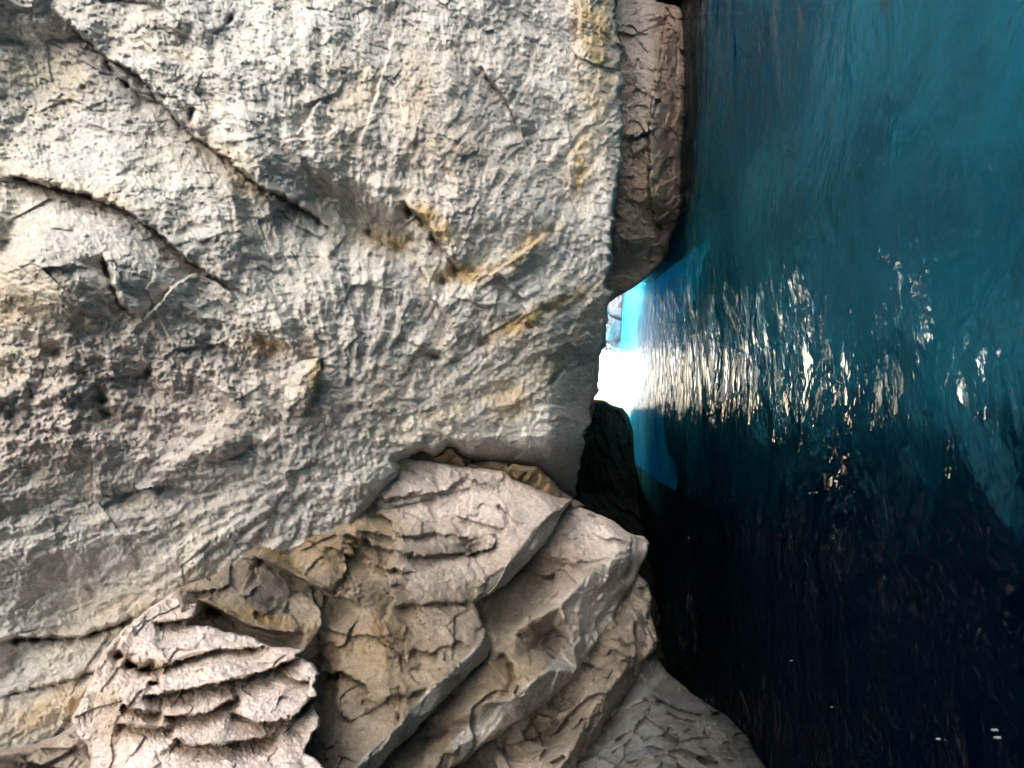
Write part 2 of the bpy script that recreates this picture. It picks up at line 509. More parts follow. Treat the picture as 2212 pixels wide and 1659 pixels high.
    for x, y, r, a in ((955, 606, 16, .30), (940, 772, 12, .22), (1045, 742, 14, .2), (1146, 706, 9, .22), (1185, 668, 12, .18), (1130, 655, 12, .15),
                       (215, 868, 34, .20), (118, 760, 24, .12), (240, 905, 22, .14), (70, 860, 20, .08), (320, 800, 14, .14), (575, 752, 28, .22),
                       (500, 40, 8, .1), (180, 190, 6, .05), (340, 1058, 14, .14), (470, 705, 12, .1), (690, 790, 14, .16), (1015, 60, 10, .1)):
        d = d + a * blob(gx, gy, x, y, r, r * .8) * (0.7 + 1.2 * fbm(p * 9, 2, 44))
    # lodged cobble and lesser bosses
    co = np.clip(1 - (((X - 475) * .98 + (Y - 962) * -.2) / 66) ** 2 - (((Y - 962) + (X - 475) * .2) / 34) ** 2, 0, 1)
    d = d - 0.16 * np.sqrt(co)
    d = d - 0.10 * blob(gx, gy, 335, 1062, 26, 16) - 0.08 * blob(gx, gy, 660, 75, 20, 34) - .1 * blob(gx, gy, 930, 735, 30, 26)
    return d


def v_ochre(gx, gy, W):
    s = 0
    for x, y, rx, ry, a, k in ((935, 480, 80, 26, 40, .9), (1020, 590, 90, 20, -8, .9), (1130, 540, 70, 18, -38, .8), (1250, 360, 22, 55, 0, .9),
                               (1200, 660, 110, 16, -25, .9), (1130, 700, 80, 20, -30, .7), (1230, 740, 90, 14, -55, .7), (1100, 860, 60, 40, -30, .6),
                               (960, 900, 60, 60, 0, .35), (830, 520, 60, 22, 15, .7), (580, 745, 60, 22, 0, .9), (660, 800, 30, 50, 0, .6),
                               (1290, 120, 36, 160, 0, .7), (760, 250, 60, 150, 20, .3), (480, 330, 120, 30, 40, .35), (150, 410, 150, 20, 15, .5),
                               (40, 640, 120, 90, 0, .4), (1000, 340, 90, 60, 0, .25), (100, 1530, 120, 40, -25, .9), (250, 1330, 160, 50, -20, .35),
                               (1280, 40, 40, 60, 0, .5), (540, 400, 40, 14, 40, .5), (900, 240, 40, 120, 0, .35)):
        s = s + k * blob(gx, gy, x, y, rx, ry, a)
    return np.clip(s * (1.0 + 1.4 * fbm(W * 3.0, 3, 71)), 0, 1)


def v_pink(gx, gy, W):
    s = .8 * blob(gx, gy, 200, 840, 420, 160, -5) + .5 * blob(gx, gy, 440, 1000, 400, 200) + .5 * blob(gx, gy, 1000, 300, 160, 200)
    return np.clip(s * .6, 0, .6)


def v_brown(gx, gy, W):
    s = .5 * blob(gx, gy, 800, 520, 60, 20, 20) + .25 * blob(gx, gy, 705, 430, 20, 50, -15) + .4 * blob(gx, gy, 210, 870, 50, 40)  # darker in three hollows, then brown along the two long seams
    r, _, _ = polydist(gx, gy, P((0, 372), (90, 396), (190, 422), (270, 452), (330, 492), (395, 553), (450, 592), (540, 642)))
    s = s + .35 * np.exp(-(r / 2.2) ** 2)
    r, _, _ = polydist(gx, gy, P((110, 15), (235, 128), (340, 212), (420, 292), (560, 402), (680, 466), (745, 528)))
    return np.clip(s + .35 * np.exp(-(r / 2.2) ** 2), 0, 1)


VO = [(1338, -330), (1334, -150), (1333, 0), (1340, 100), (1346, 250), (1343, 330), (1331, 430), (1320, 560), (1316, 650), (1310, 720), (1297, 800), (1286, 860),
      (1271, 930), (1262, 970), (1250, 1020), (1242, 1065), (1225, 1140), (1130, 1270), (800, 1380), (560, 1500), (420, 1659), (300, 2300), (-360, 2300), (-360, -330)]
vault = relief('cave_vault', VO, vault_depth, M_vault, step=1.25, limb=(5, 0.3), back=14.0, lift=.5, jitter=2.6, jfreq=14,
               stains={'ochre': v_ochre, 'pink': v_pink, 'rust_shade': v_brown})
tag(vault, 'huge grey limestone cave wall leaning overhead, seamed by long diagonal cracks', 'cave wall')


# lodged lump of stone
def knob_depth(gx, gy, sd):
    d = vault_depth(gx, gy, sd) * 0 + float(np.mean(vault_depth(*(np.full((2, 2), v * K) for v in (650, 840)), None)))
    p = world(gx, gy, d)
    fv, _ = facets(p * 9, 4)
    d = d - 0.06 - 0.10 * np.clip(sd / 16, 0, 1) + 0.05 * fv + 0.06 * fbm(p * 12, 4, 9)
    return d


knob = relief('stone_lump', [(622, 792), (650, 778), (690, 772), (694, 800), (682, 836), (672, 872), (655, 902), (638, 906), (612, 890), (598, 868), (612, 830)],
              knob_depth, M_vault, step=.8, limb=(4, .12), back=.35, jitter=.6,
              stains={'ochre': lambda gx, gy, W: np.clip(.9 * blob(gx, gy, 690, 800, 26, 40) + .8 * blob(gx, gy, 640, 905, 30, 12), 0, 1)})
wm = knob.matrix_world.copy()
knob.parent = vault
knob.location = Vector(knob.location) - Vector(vault.location)
knob['label'] = 'angular ochre-rimmed lump of stone lodged in the wall'


# ------------------------------------------------------------------ ledges on the left bank
def rough_rock(d, gx, gy, a1=.10, a2=.05, seed=0, f=1.0):
    p = world(gx, gy, d)
    fv, fe = facets(p * 1.7 * f, 50 + seed)
    fv2, fe2 = facets(p * 4.5 * f + fbm(p * 3, 2, 3)[..., None] * .5, 60 + seed)
    fv3, fe3 = facets(p * 11 * f, 66 + seed)
    d = d + a1 * 2.4 * fv + a2 * 1.9 * fv2 + a2 * .3 * fv3
    d = d + 0.03 * a1 / .1 * fbm(p * 2.2 * f, 4, 80 + seed) + a2 * .35 * fbm(p * 9 * f, 4, 90 + seed, .6) + .010 * fbm(p * 30, 3, 95 + seed, .65)
    q2 = np.stack([gx / 4.0, gy / 4.0, np.full_like(gx, 2.0)], -1)
    d = d + d / 5 * .018 * fbm(q2, 3, 97 + seed, .65)
    return d


LEDGE = 'limestone ledges of the left bank'


def d_ridge(gx, gy, sd):
    d = tin(gx, gy, [(840, 1000, 6.05), (905, 962, 6.2), (965, 958, 6.3), (1010, 985, 6.4), (1160, 1010, 6.8), (1200, 1045, 6.95), (1262, 1095, 7.3),
                     (860, 1060, 6.2), (1000, 1060, 6.6), (1150, 1110, 6.9), (1300, 1140, 7.6)])
    d = crack(d, gx, gy, [(965, 958), (1010, 1000), (1080, 1015)], 5, .1, -.12, 30, 1.5, 3)
    d = crack(d, gx, gy, [(1100, 990), (1090, 1020), (1140, 1050)], 5, .1, .1, 30, 1.5, 4)
    return rough_rock(d, gx, gy, .10, .05, 1)


o = relief('rock_ledge', RO, d_ridge, M_ridge, limb=(6, .4), back=1.5,
           stains={'ochre': lambda gx, gy, W: .6 * blob(gx, gy, 1130, 1030, 50, 30) + .5 * blob(gx, gy, 950, 985, 50, 16)})
tag(o, 'thin dark brown rock ridge wedged between the pale slab and the cave wall', 'rock ledge', LEDGE)


def d_main(gx, gy, sd):
    pts = [(860, 985, 6.0), (790, 1060, 5.5), (740, 1130, 5.1), (620, 1150, 4.9), (555, 1182, 4.6), (400, 1265, 4.15), (380, 1420, 3.9),
           (940, 1000, 6.15), (1080, 1020, 6.4), (1140, 1050, 6.5), (1240, 1080, 6.9),
           # front edge of the upper slab and its underside
           (1200, 1102, 6.25), (1150, 1150, 6.05), (1110, 1205, 5.85), (1060, 1262, 5.6), (1022, 1300, 5.5),
           (1216, 1112, 6.6), (1175, 1180, 6.4), (1090, 1268, 6.0),
           # step across the slab
           (800, 1100, 5.45), (930, 1060, 5.9), (1040, 1090, 6.1), (950, 1180, 5.6), (880, 1160, 5.35), (770, 1150, 5.05), (1000, 1230, 5.55),
           (900, 1240, 5.25), (800, 1230, 4.95), (700, 1210, 4.75), (640, 1280, 4.6), (760, 1310, 4.75), (880, 1320, 5.0), (960, 1312, 5.2), (1040, 1350, 5.3),
           (1046, 1375, 5.15), (1036, 1394, 5.05), (970, 1458, 4.7), (925, 1494, 4.55), (862, 1569, 4.3), (800, 1626, 4.15), (740, 1690, 4.0),
           (1000, 1470, 4.95), (890, 1590, 4.55), (830, 1650, 4.4), (780, 1720, 4.25), (1058, 1400, 5.5),
           (830, 1400, 4.6), (900, 1400, 4.8), (760, 1420, 4.6), (720, 1480, 4.5), (700, 1560, 4.5), (760, 1560, 4.3), (840, 1500, 4.4), (690, 1640, 4.3), (600, 1400, 4.4),
           (560, 1290, 4.3), (500, 1330, 4.25), (600, 1600, 4.6), (660, 1720, 4.3), (450, 1500, 4.4)]
    d = tin(gx, gy, pts, blur=1)
    d = crest(d, gx, gy, [(553, 1200), (600, 1222), (655, 1250), (720, 1284)], .16, 50, .10, 10, 1.0, 131, 5)
    d = crest(d, gx, gy, [(428, 1292), (480, 1318), (540, 1352), (600, 1362), (660, 1364)], .26, 45, .12, 14, 1.2, 132, 5)
    d = crest(d, gx, gy, [(790, 1088), (850, 1092), (945, 1070), (1010, 1048)], .09, 30, .0, 30, 2, 133, 5)
    d = crest(d, gx, gy, [(760, 1142), (840, 1160), (930, 1150), (1010, 1162), (1080, 1150)], .10, 34, .0, 30, 3, 134, 5)
    d = crest(d, gx, gy, [(700, 1180), (760, 1196), (830, 1226), (900, 1236)], .07, 26, .02, 30, 3, 135, 4)
    d = crest(d, gx, gy, [(880, 1400), (930, 1410), (985, 1384), (1030, 1400)], .06, 26, .02, 30, 3, 136, 4)
    d = crest(d, gx, gy, [(830, 1520), (850, 1500), (890, 1500), (920, 1480)], .07, 26, .02, 30, 3, 137, 4)
    d = crest(d, gx, gy, [(690, 1460), (740, 1450), (790, 1480), (800, 1530)], .12, 40, .04, 30, 3, 138, 5)
    d = crack(d, gx, gy, [(740, 1150), (820, 1185), (880, 1200), (960, 1200), (1040, 1190)], 5, .06, .09, 50, 3.0, 35)
    d = crack(d, gx, gy, [(780, 1080), (860, 1075), (945, 1065), (1010, 1030), (1090, 1065)], 4, .06, .07, 40, 3.0, 36)
    d = crack(d, gx, gy, [(943, 1070), (945, 1092)], 5, .2, .06, 20, .8, 37)
    d = crack(d, gx, gy, [(740, 1165), (830, 1230), (850, 1290), (826, 1340), (832, 1380), (850, 1400)], 4, .09, .04, 30, 2.0, 38)
    d = crack(d, gx, gy, [(850, 1310), (920, 1306), (985, 1304), (1022, 1306)], 3, .07, .04, 40, 1.5, 39)
    d = crack(d, gx, gy, [(1075, 1088), (1110, 1130), (1125, 1150)], 5, .1, .04, 20, 1.5, 40)
    d = crack(d, gx, gy, [(866, 1480), (868, 1520), (860, 1566)], 4, .1, .05, 30, 1.0, 41)
    d = d + .15 * blob(gx, gy, 740, 1330, 40, 40) + .25 * blob(gx, gy, 700, 1460, 30, 90) + .15 * blob(gx, gy, 1010, 1185, 50, 14, -10)
    return rough_rock(d, gx, gy, .06, .028, 2)


o = relief('rock_ledge', MO, d_main, M_ledge, limb=(2.5, .15), back=2.2,
           stains={'ochre': lambda gx, gy, W: np.clip(.9 * blob(gx, gy, 800, 1130, 90, 26, 8) + .6 * blob(gx, gy, 760, 1200, 160, 50, 20) + .4 * blob(gx, gy, 800, 1420, 160, 120) + .8 * blob(gx, gy, 600, 1200, 80, 12, 35) + .8 * blob(gx, gy, 560, 1335, 110, 14, 15), 0, 1),
                   'pink': lambda gx, gy, W: np.clip(1.1 * blob(gx, gy, 990, 1090, 200, 90, 10) + .5 * blob(gx, gy, 930, 1240, 120, 40), 0, 1),
                   'bounce_pale': lambda gx, gy, W: np.clip(.9 * under(gx, gy, [(1238, 1082), (1200, 1102), (1150, 1150), (1110, 1205), (1060, 1262), (1022, 1300)][::-1], 70) + .9 * under(gx, gy, [(1060, 1372), (1036, 1394), (970, 1458), (925, 1494), (862, 1569), (800, 1626), (740, 1690)][::-1], 60), 0, 1),
                   'rust_shade': lambda gx, gy, W: np.clip(.8 * blob(gx, gy, 1000, 1190, 60, 16, -8) + .6 * blob(gx, gy, 640, 1270, 120, 24, 25) + .5 * blob(gx, gy, 560, 1390, 100, 30, 8), 0, 1)})  # brown stain, with the shade under the slivers painted in
tag(o, 'largest ochre and pink limestone slab stepping out from under the cave wall', 'rock ledge', LEDGE)


def d_second(gx, gy, sd):
    pts = [(1227, 1093, 7.2), (1300, 1120, 7.3), (1373, 1156, 7.4), (1402, 1170, 7.5), (1393, 1198, 7.4), (1376, 1230, 7.3),
           (1180, 1180, 6.75), (1100, 1280, 6.3), (1030, 1310, 6.0), (1060, 1400, 5.7), (1000, 1480, 5.35),
           (1340, 1190, 6.7), (1268, 1246, 6.3), (1209, 1309, 6.0), (1240, 1200, 6.55), (1180, 1250, 6.5), (1130, 1300, 6.25), (1150, 1340, 5.75), (1110, 1365, 5.85),
           (1270, 1310, 6.55), (1330, 1270, 6.9), (1300, 1330, 6.9), (1230, 1370, 6.0), (1180, 1390, 6.35), (1150, 1400, 6.0),
           (1178, 1451, 5.35), (1105, 1512, 5.0), (1110, 1430, 5.55), (1060, 1450, 5.3), (1045, 1520, 4.95), (980, 1560, 4.8), (900, 1590, 4.9), (940, 1640, 4.65), (1020, 1590, 4.8),
           (1248, 1448, 6.1), (1190, 1510, 5.7), (1123, 1560, 5.4), (1043, 1620, 5.1), (963, 1680, 4.8), (850, 1700, 4.6), (800, 1660, 4.7), (940, 1760, 4.6), (1380, 1260, 7.3)]
    d = tin(gx, gy, pts, blur=1)
    d = d + .30 * blob(gx, gy, 1090, 1330, 50, 34) + .28 * blob(gx, gy, 1190, 1380, 40, 26) + .3 * blob(gx, gy, 960, 1580, 80, 30, -10) - .12 * blob(gx, gy, 1140, 1345, 40, 24)
    d = crack(d, gx, gy, [(1080, 1410), (1100, 1430), (1110, 1470), (1095, 1510)], 8, .2, .1, 30, 1.5, 51)
    d = crack(d, gx, gy, [(1120, 1370), (1140, 1400), (1150, 1440)], 6, .14, -.1, 30, 1.5, 52)
    d = crack(d, gx, gy, [(1130, 1190), (1200, 1215), (1270, 1230)], 4, .05, .06, 30, 2, 53)
    d = crack(d, gx, gy, [(1180, 1180), (1190, 1205), (1250, 1215), (1330, 1205)], 3, .05, .05, 30, 2, 54)
    return rough_rock(d, gx, gy, .065, .032, 3)


o = relief('rock_ledge', [(1216, 1088), (1252, 1094), (1300, 1112), (1373, 1155), (1390, 1158), (1403, 1172), (1398, 1195), (1384, 1222), (1378, 1245), (1340, 1300), (1322, 1340), (1250, 1448),
                           (1190, 1510), (1123, 1556), (1043, 1612), (963, 1672), (900, 2200), (760, 2200), (780, 1660), (880, 1560), (1000, 1400), (990, 1290), (1120, 1180)],
           d_second, M_ledge, limb=(2.5, .15), back=2.2,
           stains={'pink': lambda gx, gy, W: np.clip(1.1 * blob(gx, gy, 1310, 1160, 100, 60, 25) + .6 * blob(gx, gy, 1250, 1320, 80, 80), 0, 1),
                   'bounce_pale': lambda gx, gy, W: np.clip(.8 * under(gx, gy, [(1405, 1172), (1340, 1190), (1268, 1246), (1209, 1309)][::-1], 60) + .9 * under(gx, gy, [(1340, 1262), (1178, 1451), (1105, 1512), (1045, 1540), (960, 1620)][::-1], 60), 0, 1),
                   'rust_shade': lambda gx, gy, W: np.clip(.8 * blob(gx, gy, 1150, 1260, 90, 50, -30) + .6 * blob(gx, gy, 1230, 1390, 60, 40), 0, 1),
                   'ochre': lambda gx, gy, W: np.clip(.5 * blob(gx, gy, 1100, 1460, 60, 60), 0, 1)})
tag(o, 'second pale slab whose sharp tip points at the dark water', 'rock ledge', LEDGE)


def d_third(gx, gy, sd):
    pts = [(1376, 1240, 7.6), (1397, 1257, 7.6), (1407, 1291, 7.5), (1413, 1354, 7.3), (1421, 1385, 7.2), (1411, 1406, 7.1), (1330, 1320, 7.2), (1350, 1290, 7.35),
           (1260, 1460, 6.3), (1190, 1530, 5.9), (1120, 1580, 5.6), (1040, 1640, 5.3), (940, 1720, 4.9), (1320, 1400, 6.6), (1380, 1400, 6.75), (1370, 1340, 6.9),
           (1340, 1460, 6.0), (1310, 1420, 6.5), (1290, 1520, 5.6), (1250, 1590, 5.3), (1210, 1660, 5.0), (1200, 1580, 5.6), (1150, 1640, 5.3), (1080, 1680, 5.2), (1150, 1760, 4.8), (950, 1780, 4.8),
           (1362, 1476, 6.5), (1310, 1560, 6.1), (1262, 1640, 5.7), (1230, 1720, 5.3)]
    d = tin(gx, gy, pts, blur=1)
    d = d + .25 * blob(gx, gy, 1240, 1500, 50, 26, -40) + .2 * blob(gx, gy, 1170, 1580, 60, 24, -30)
    return rough_rock(d, gx, gy, .08, .07, 4)


o = relief('rock_ledge', [(1340, 1236), (1378, 1240), (1398, 1256), (1408, 1291), (1406, 1320), (1414, 1354), (1421, 1385), (1412, 1408), (1390, 1430), (1372, 1470), (1310, 1560), (1256, 1650), (1200, 2200),
                           (860, 2200), (1000, 1600), (1180, 1480), (1290, 1320)], d_third, M_ledge, limb=(2.5, .15), back=2.0,
           stains={'rust_shade': lambda gx, gy, W: np.clip(.7 * blob(gx, gy, 1330, 1430, 80, 40, -20) + .6 * blob(gx, gy, 1180, 1580, 90, 50, -30), 0, 1)})
tag(o, 'third crumbling brown ledge below the pale slabs, split off by a black crack', 'rock ledge', LEDGE)


def d_low(gx, gy, sd):
    pts = [(1405, 1400, 7.4), (1435, 1448, 7.2), (1481, 1489, 6.8), (1541, 1531, 6.2), (1593, 1569, 5.7), (1625, 1611, 5.2), (1665, 1665, 4.7), (1700, 1720, 4.4),
           (1360, 1480, 6.7), (1300, 1580, 6.0), (1250, 1660, 5.6), (1200, 1760, 5.0), (1400, 1500, 6.2), (1450, 1560, 5.6), (1400, 1640, 5.1), (1520, 1620, 5.1), (1550, 1700, 4.6), (1350, 1740, 4.7)]
    d = tin(gx, gy, pts, blur=4)
    d = crack(d, gx, gy, [(1385, 1480), (1440, 1540), (1500, 1560), (1580, 1640)], 5, .06, .06, 40, 2, 61)
    return rough_rock(d, gx, gy, .085, .065, 5)


M_wetledge = rock_material('limestone_damp', (0.20, 0.20, 0.19), (0.15, 0.145, 0.135), (0.12, 0.13, 0.13), (0.06, 0.055, 0.045), stretch=(1, 1, 1), warm_amount=0.3)
o = relief('rock_ledge', [(1380, 1410), (1411, 1404), (1424, 1430), (1438, 1448), (1481, 1486), (1512, 1510), (1541, 1530), (1570, 1548), (1593, 1569), (1612, 1592), (1630, 1622), (1662, 1660), (1720, 2200),
                           (1150, 2200), (1240, 1640), (1330, 1500)], d_low, M_wetledge, limb=(5, .35), back=2.4,
           stains={'weed': lambda gx, gy, W: .8 * sstep(.35, .05, W[..., 2] + .3 * fbm(W * 2.5, 3, 8)), 'rust_shade': lambda gx, gy, W: .6 * sstep(.95, .4, W[..., 2] + .3 * fbm(W * 2.5, 3, 8))})
tag(o, 'lowest damp grey-green ledge sloping down into the black water', 'rock ledge', LEDGE)


BEDS = [([(330, 1345), (390, 1340), (425, 1330)], .18, 40, .05, 30),
        ([(270, 1425), (330, 1445), (380, 1428), (470, 1402), (600, 1400)], .14, 30, .05, 50),
        ([(300, 1505), (372, 1496), (430, 1482), (500, 1470), (580, 1446), (668, 1406)], .24, 52, .10, 60),
        ([(345, 1545), (437, 1544), (475, 1525), (520, 1500)], .20, 40, .08, 40),
        ([(262, 1520), (300, 1534), (355, 1540)], .16, 36, .06, 40),
        ([(495, 1534), (560, 1562), (625, 1556), (690, 1490)], .22, 46, .08, 50),
        ([(385, 1590), (402, 1610), (460, 1610), (530, 1600), (612, 1584)], .22, 44, .08, 36),
        ([(250, 1560), (310, 1572), (380, 1568)], .14, 40, .05, 40),
        ([(230, 1690), (400, 1680), (560, 1690), (670, 1670)], .2, 40, .08, 50),
        ([(600, 1440), (640, 1470), (672, 1470)], .12, 26, .03, 30)]


def d_pale(gx, gy, sd):
    # built from the bed edges listed above
    d = tin(gx, gy, [(389, 1270, 4.1), (430, 1284, 4.1), (413, 1350, 3.8), (545, 1382, 3.85), (656, 1406, 3.8), (691, 1454, 3.75), (677, 1513, 3.6), (691, 1552, 3.5), (660, 1625, 3.35), (650, 1760, 3.1),
                     (226, 1402, 3.45), (205, 1465, 3.3), (160, 1548, 3.2), (200, 1604, 3.2), (160, 1760, 3.1), (330, 1360, 3.7), (330, 1450, 3.45), (480, 1440, 3.55), (480, 1560, 3.3), (350, 1600, 3.2), (500, 1700, 3.1), (600, 1500, 3.5)], blur=1)
    d = d + .2
    for k, (pts, dep, L, rise, up) in enumerate(BEDS):
        d = crest(d, gx, gy, pts, dep * .5, L, rise * .85, up, 2.2, 171 + k, 2.5)
    d = crack(d, gx, gy, [(240, 1400), (270, 1425), (330, 1440), (360, 1450)], 18, .2, .05, 30, 2, 71)
    d = crack(d, gx, gy, [(320, 1470), (345, 1478), (352, 1500)], 6, .12, .05, 30, 2, 72)
    return rough_rock(d, gx, gy, .012, .014, 6, 1.5)


o = relief('rock_block', AO,
           d_pale, M_pale, step=.9, limb=(2, .12), back=1.2, jitter=2.2,
           stains={'rust_shade': lambda gx, gy, W: np.clip(sum(under(gx + 5 * fbm(W * 6, 3, 5), gy + 5 * fbm(W * 6, 3, 6), b[0], b[2] * .62) for b in BEDS), 0, .95), 'ochre': lambda gx, gy, W: np.clip(.6 * blob(gx, gy, 320, 1440, 60, 20) + .5 * blob(gx, gy, 240, 1530, 40, 80), 0, 1)})
tag(o, 'pale pink block of thin jagged beds, nearest the viewer under the leaning wall', 'rock block')


# low filler rock in the hollow below the wall
def d_hollow(gx, gy, sd):
    return rough_rock(tin(gx, gy, [(-60, 1560, 3.2), (160, 1540, 3.7), (60, 1640, 3.45), (-60, 1760, 3.0), (220, 1760, 3.4), (240, 1600, 3.7)]), gx, gy, .06, .05, 9)


o = relief('rock_ledge', [(-200, 1610), (-60, 1625), (0, 1622), (60, 1612), (120, 1590), (170, 1560), (260, 1560), (300, 2200), (-200, 2200)], d_hollow, M_red, back=1.0)
tag(o, 'brown shaded rock in the corner below the leaning wall', 'rock ledge', LEDGE)


# ------------------------------------------------------------------ far rocks
def d_pillar(gx, gy, sd):
    d = tin(gx, gy, [(600, -500, 9.8), (600, 660, 12), (1300, -300, 9.9), (1520, -300, 9.9), (1300, 0, 10.1), (1470, 20, 10.2), (1478, 240, 10.0), (1466, 440, 10.5), (1440, 560, 11.3), (1320, 650, 11.8), (1300, 400, 10.5), (1300, 600, 11.4), (1400, 200, 9.4), (1400, 420, 9.9)])
    d = crack(d, gx, gy, [(1345, 292), (1370, 296), (1400, 290), (1410, 284)], 3, .25, .1, 30, 1, 81)
    d = crack(d, gx, gy, [(1440, 30), (1425, 120), (1405, 240), (1400, 400), (1420, 520)], 6, .1, .25, 60, 2, 82)
    return rough_rock(d, gx, gy, .035, .035, 7, .8)


o = relief('rock_pillar', [(600, -500), (600, 660), (1300, 690), (1318, 655), (1340, 640), (1370, 622), (1400, 596), (1438, 562), (1450, 520), (1470, 470), (1560, 462), (1640, 440), (1740, 455), (1850, 420), (2050, 390), (2050, 0), (1482, 30), (1462, 12), (1420, 4), (1405, -12), (1460, -40), (2050, -60), (2050, -500)], d_pillar, M_red, limb=(3, .25), back=26, shrink=1.0, step=1.0, jitter=.9,
           stains={'rust_shade': lambda gx, gy, W: np.clip(.9 * sstep(1395, 1440, gx / K + 8 * fbm(W * 1.5, 3, 3)) * 1.0, 0, 1), 'weed': lambda gx, gy, W: sstep(.10, -.08, W[..., 2] + .08 * fbm(W * 2, 3, 4)), 'ochre': lambda gx, gy, W: .5 * blob(gx, gy, 1390, 420, 40, 120),
                   'pink': lambda gx, gy, W: .6 * blob(gx, gy, 1390, 150, 60, 150)})
tag(o, 'reddish brown rock pillar with a rusty tide band, standing right of the opening', 'rock pillar')


def d_back(gx, gy, sd):
    d = tin(gx, gy, [(800, 900, 20), (800, 1900, 12), (1600, 1900, 10), (1240, 1060, 19), (1290, 860, 24), (1330, 870, 26), (1345, 882, 28), (1364, 930, 27.5), (1376, 1080, 24), (1392, 1180, 19.5), (1420, 1300, 15), (1450, 1500, 12), (1600, 1200, 16)])
    return rough_rock(d, gx, gy, .16, .08, 8, .5)


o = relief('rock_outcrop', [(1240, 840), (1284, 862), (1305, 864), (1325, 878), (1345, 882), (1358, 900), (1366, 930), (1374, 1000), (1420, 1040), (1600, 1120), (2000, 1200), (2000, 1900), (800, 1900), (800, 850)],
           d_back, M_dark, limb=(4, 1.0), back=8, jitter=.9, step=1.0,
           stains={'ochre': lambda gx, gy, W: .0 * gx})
tag(o, 'rock outcrop with its shade painted dark, left of the bright cave opening', 'rock outcrop')


def d_cliff(gx, gy, sd):
    d = tin(gx, gy, [(1250, 500, 44), (1375, 500, 44), (1300, 700, 50), (1360, 700, 50), (1300, 780, 54), (1345, 780, 54)])
    p = world(gx, gy, d)
    d = d + 1.2 * facets(p * .6, 3)[0] + 1.2 * fbm(p * np.array([.3, .3, 1.0]), 4, 5)
    return d


o = relief('sea_cliff', [(1150, 400), (1378, 400), (1372, 640), (1366, 700), (1350, 742), (1345, 772), (1316, 768), (1310, 760), (1290, 757), (1150, 740)], d_cliff, M_far, step=.6, limb=(1, .5), back=12, jitter=.5)
tag(o, 'sunlit grey sea cliff far outside, seen through the cave opening', 'cliff')


# left bank behind the ledges, from below the water up to the vault
def bank():
    ys = np.linspace(-14, 16, 150)
    zs = np.linspace(-3.5, 7.5, 70)
    Yg, Zg = np.meshgrid(ys, zs)
    base = -2.4 - .33 * np.maximum(Yg, 0) - 0.25 * Zg * (Zg > 0) * .3
    base = np.where(Yg > 9, base + .25 * (Yg - 9), base)
    base = np.where(Yg < 0, base + .055 * Yg ** 2, base)  # unseen bend behind the viewer, added to keep light off the left water
    base = np.minimum(base, 2.5)
    p = np.stack([base, Yg, Zg], -1)
    X = base - .9 + .5 * fbm(p * .5, 4, 4) + .25 * facets(p * .8, 2)[0]
    # a hollow undercut at the water line, the foot shelving out below
    X = X - 1.4 * np.exp(-((Zg - .1) / .8) ** 2) * (Yg > 3) + .5 * np.clip(-Zg - 1, 0, 3)
    V = np.stack([X, Yg, Zg], -1).reshape(-1, 3)
    nx, nz = len(ys), len(zs)
    ii = np.arange(nx * nz).reshape(nz, nx)
    Q = np.stack([ii[:-1, :-1], ii[:-1, 1:], ii[1:, 1:], ii[1:, :-1]], -1).reshape(-1, 4)
    V2 = V.copy(); V2[:, 0] = -16
    n = len(V)
    Q2 = Q[:, ::-1] + n
    edge = np.concatenate([ii[0, :], ii[1:, -1], ii[-1, ::-1][1:], ii[::-1, 0][1:]])
    Q3 = np.stack([edge[:-1], edge[1:], edge[1:] + n, edge[:-1] + n], -1)
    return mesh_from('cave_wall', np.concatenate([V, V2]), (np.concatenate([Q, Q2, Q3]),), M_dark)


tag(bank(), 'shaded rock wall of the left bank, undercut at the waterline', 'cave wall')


# unseen roof over the viewer, shaped to shut out overhead light, joined to the wall
def roof():
    xs = np.linspace(-14, 2.6, 60); ys = np.linspace(-1.2, 4.2, 40)
    Xg, Yg = np.meshgrid(xs, ys)
    p = np.stack([Xg, Yg, Xg * 0], -1)
    Z = 6.1 + .05 * Yg + .5 * fbm(p * .5, 4, 9) + .2 * facets(p * .7, 8)[0]
    V = np.stack([Xg, Yg, Z], -1).reshape(-1, 3)
    ii = np.arange(V.shape[0]).reshape(Xg.shape)
    Q = np.stack([ii[:-1, :-1], ii[:-1, 1:], ii[1:, 1:], ii[1:, :-1]], -1).reshape(-1, 4)
    V2 = V.copy(); V2[:, 2] = 8.2
    n = len(V)
    edge = np.concatenate([ii[0, :], ii[1:, -1], ii[-1, ::-1][1:], ii[::-1, 0][1:]])
    Q3 = np.stack([edge[:-1], edge[1:], edge[1:] + n, edge[:-1] + n], -1)
    return mesh_from('shade_roof', np.concatenate([V, V2]), (np.concatenate([Q, Q[:, ::-1] + n, Q3]),), M_vault)


o = roof(); tag(o, 'unseen grey limestone roof above the viewer, added to shut out overhead light', 'cave roof')


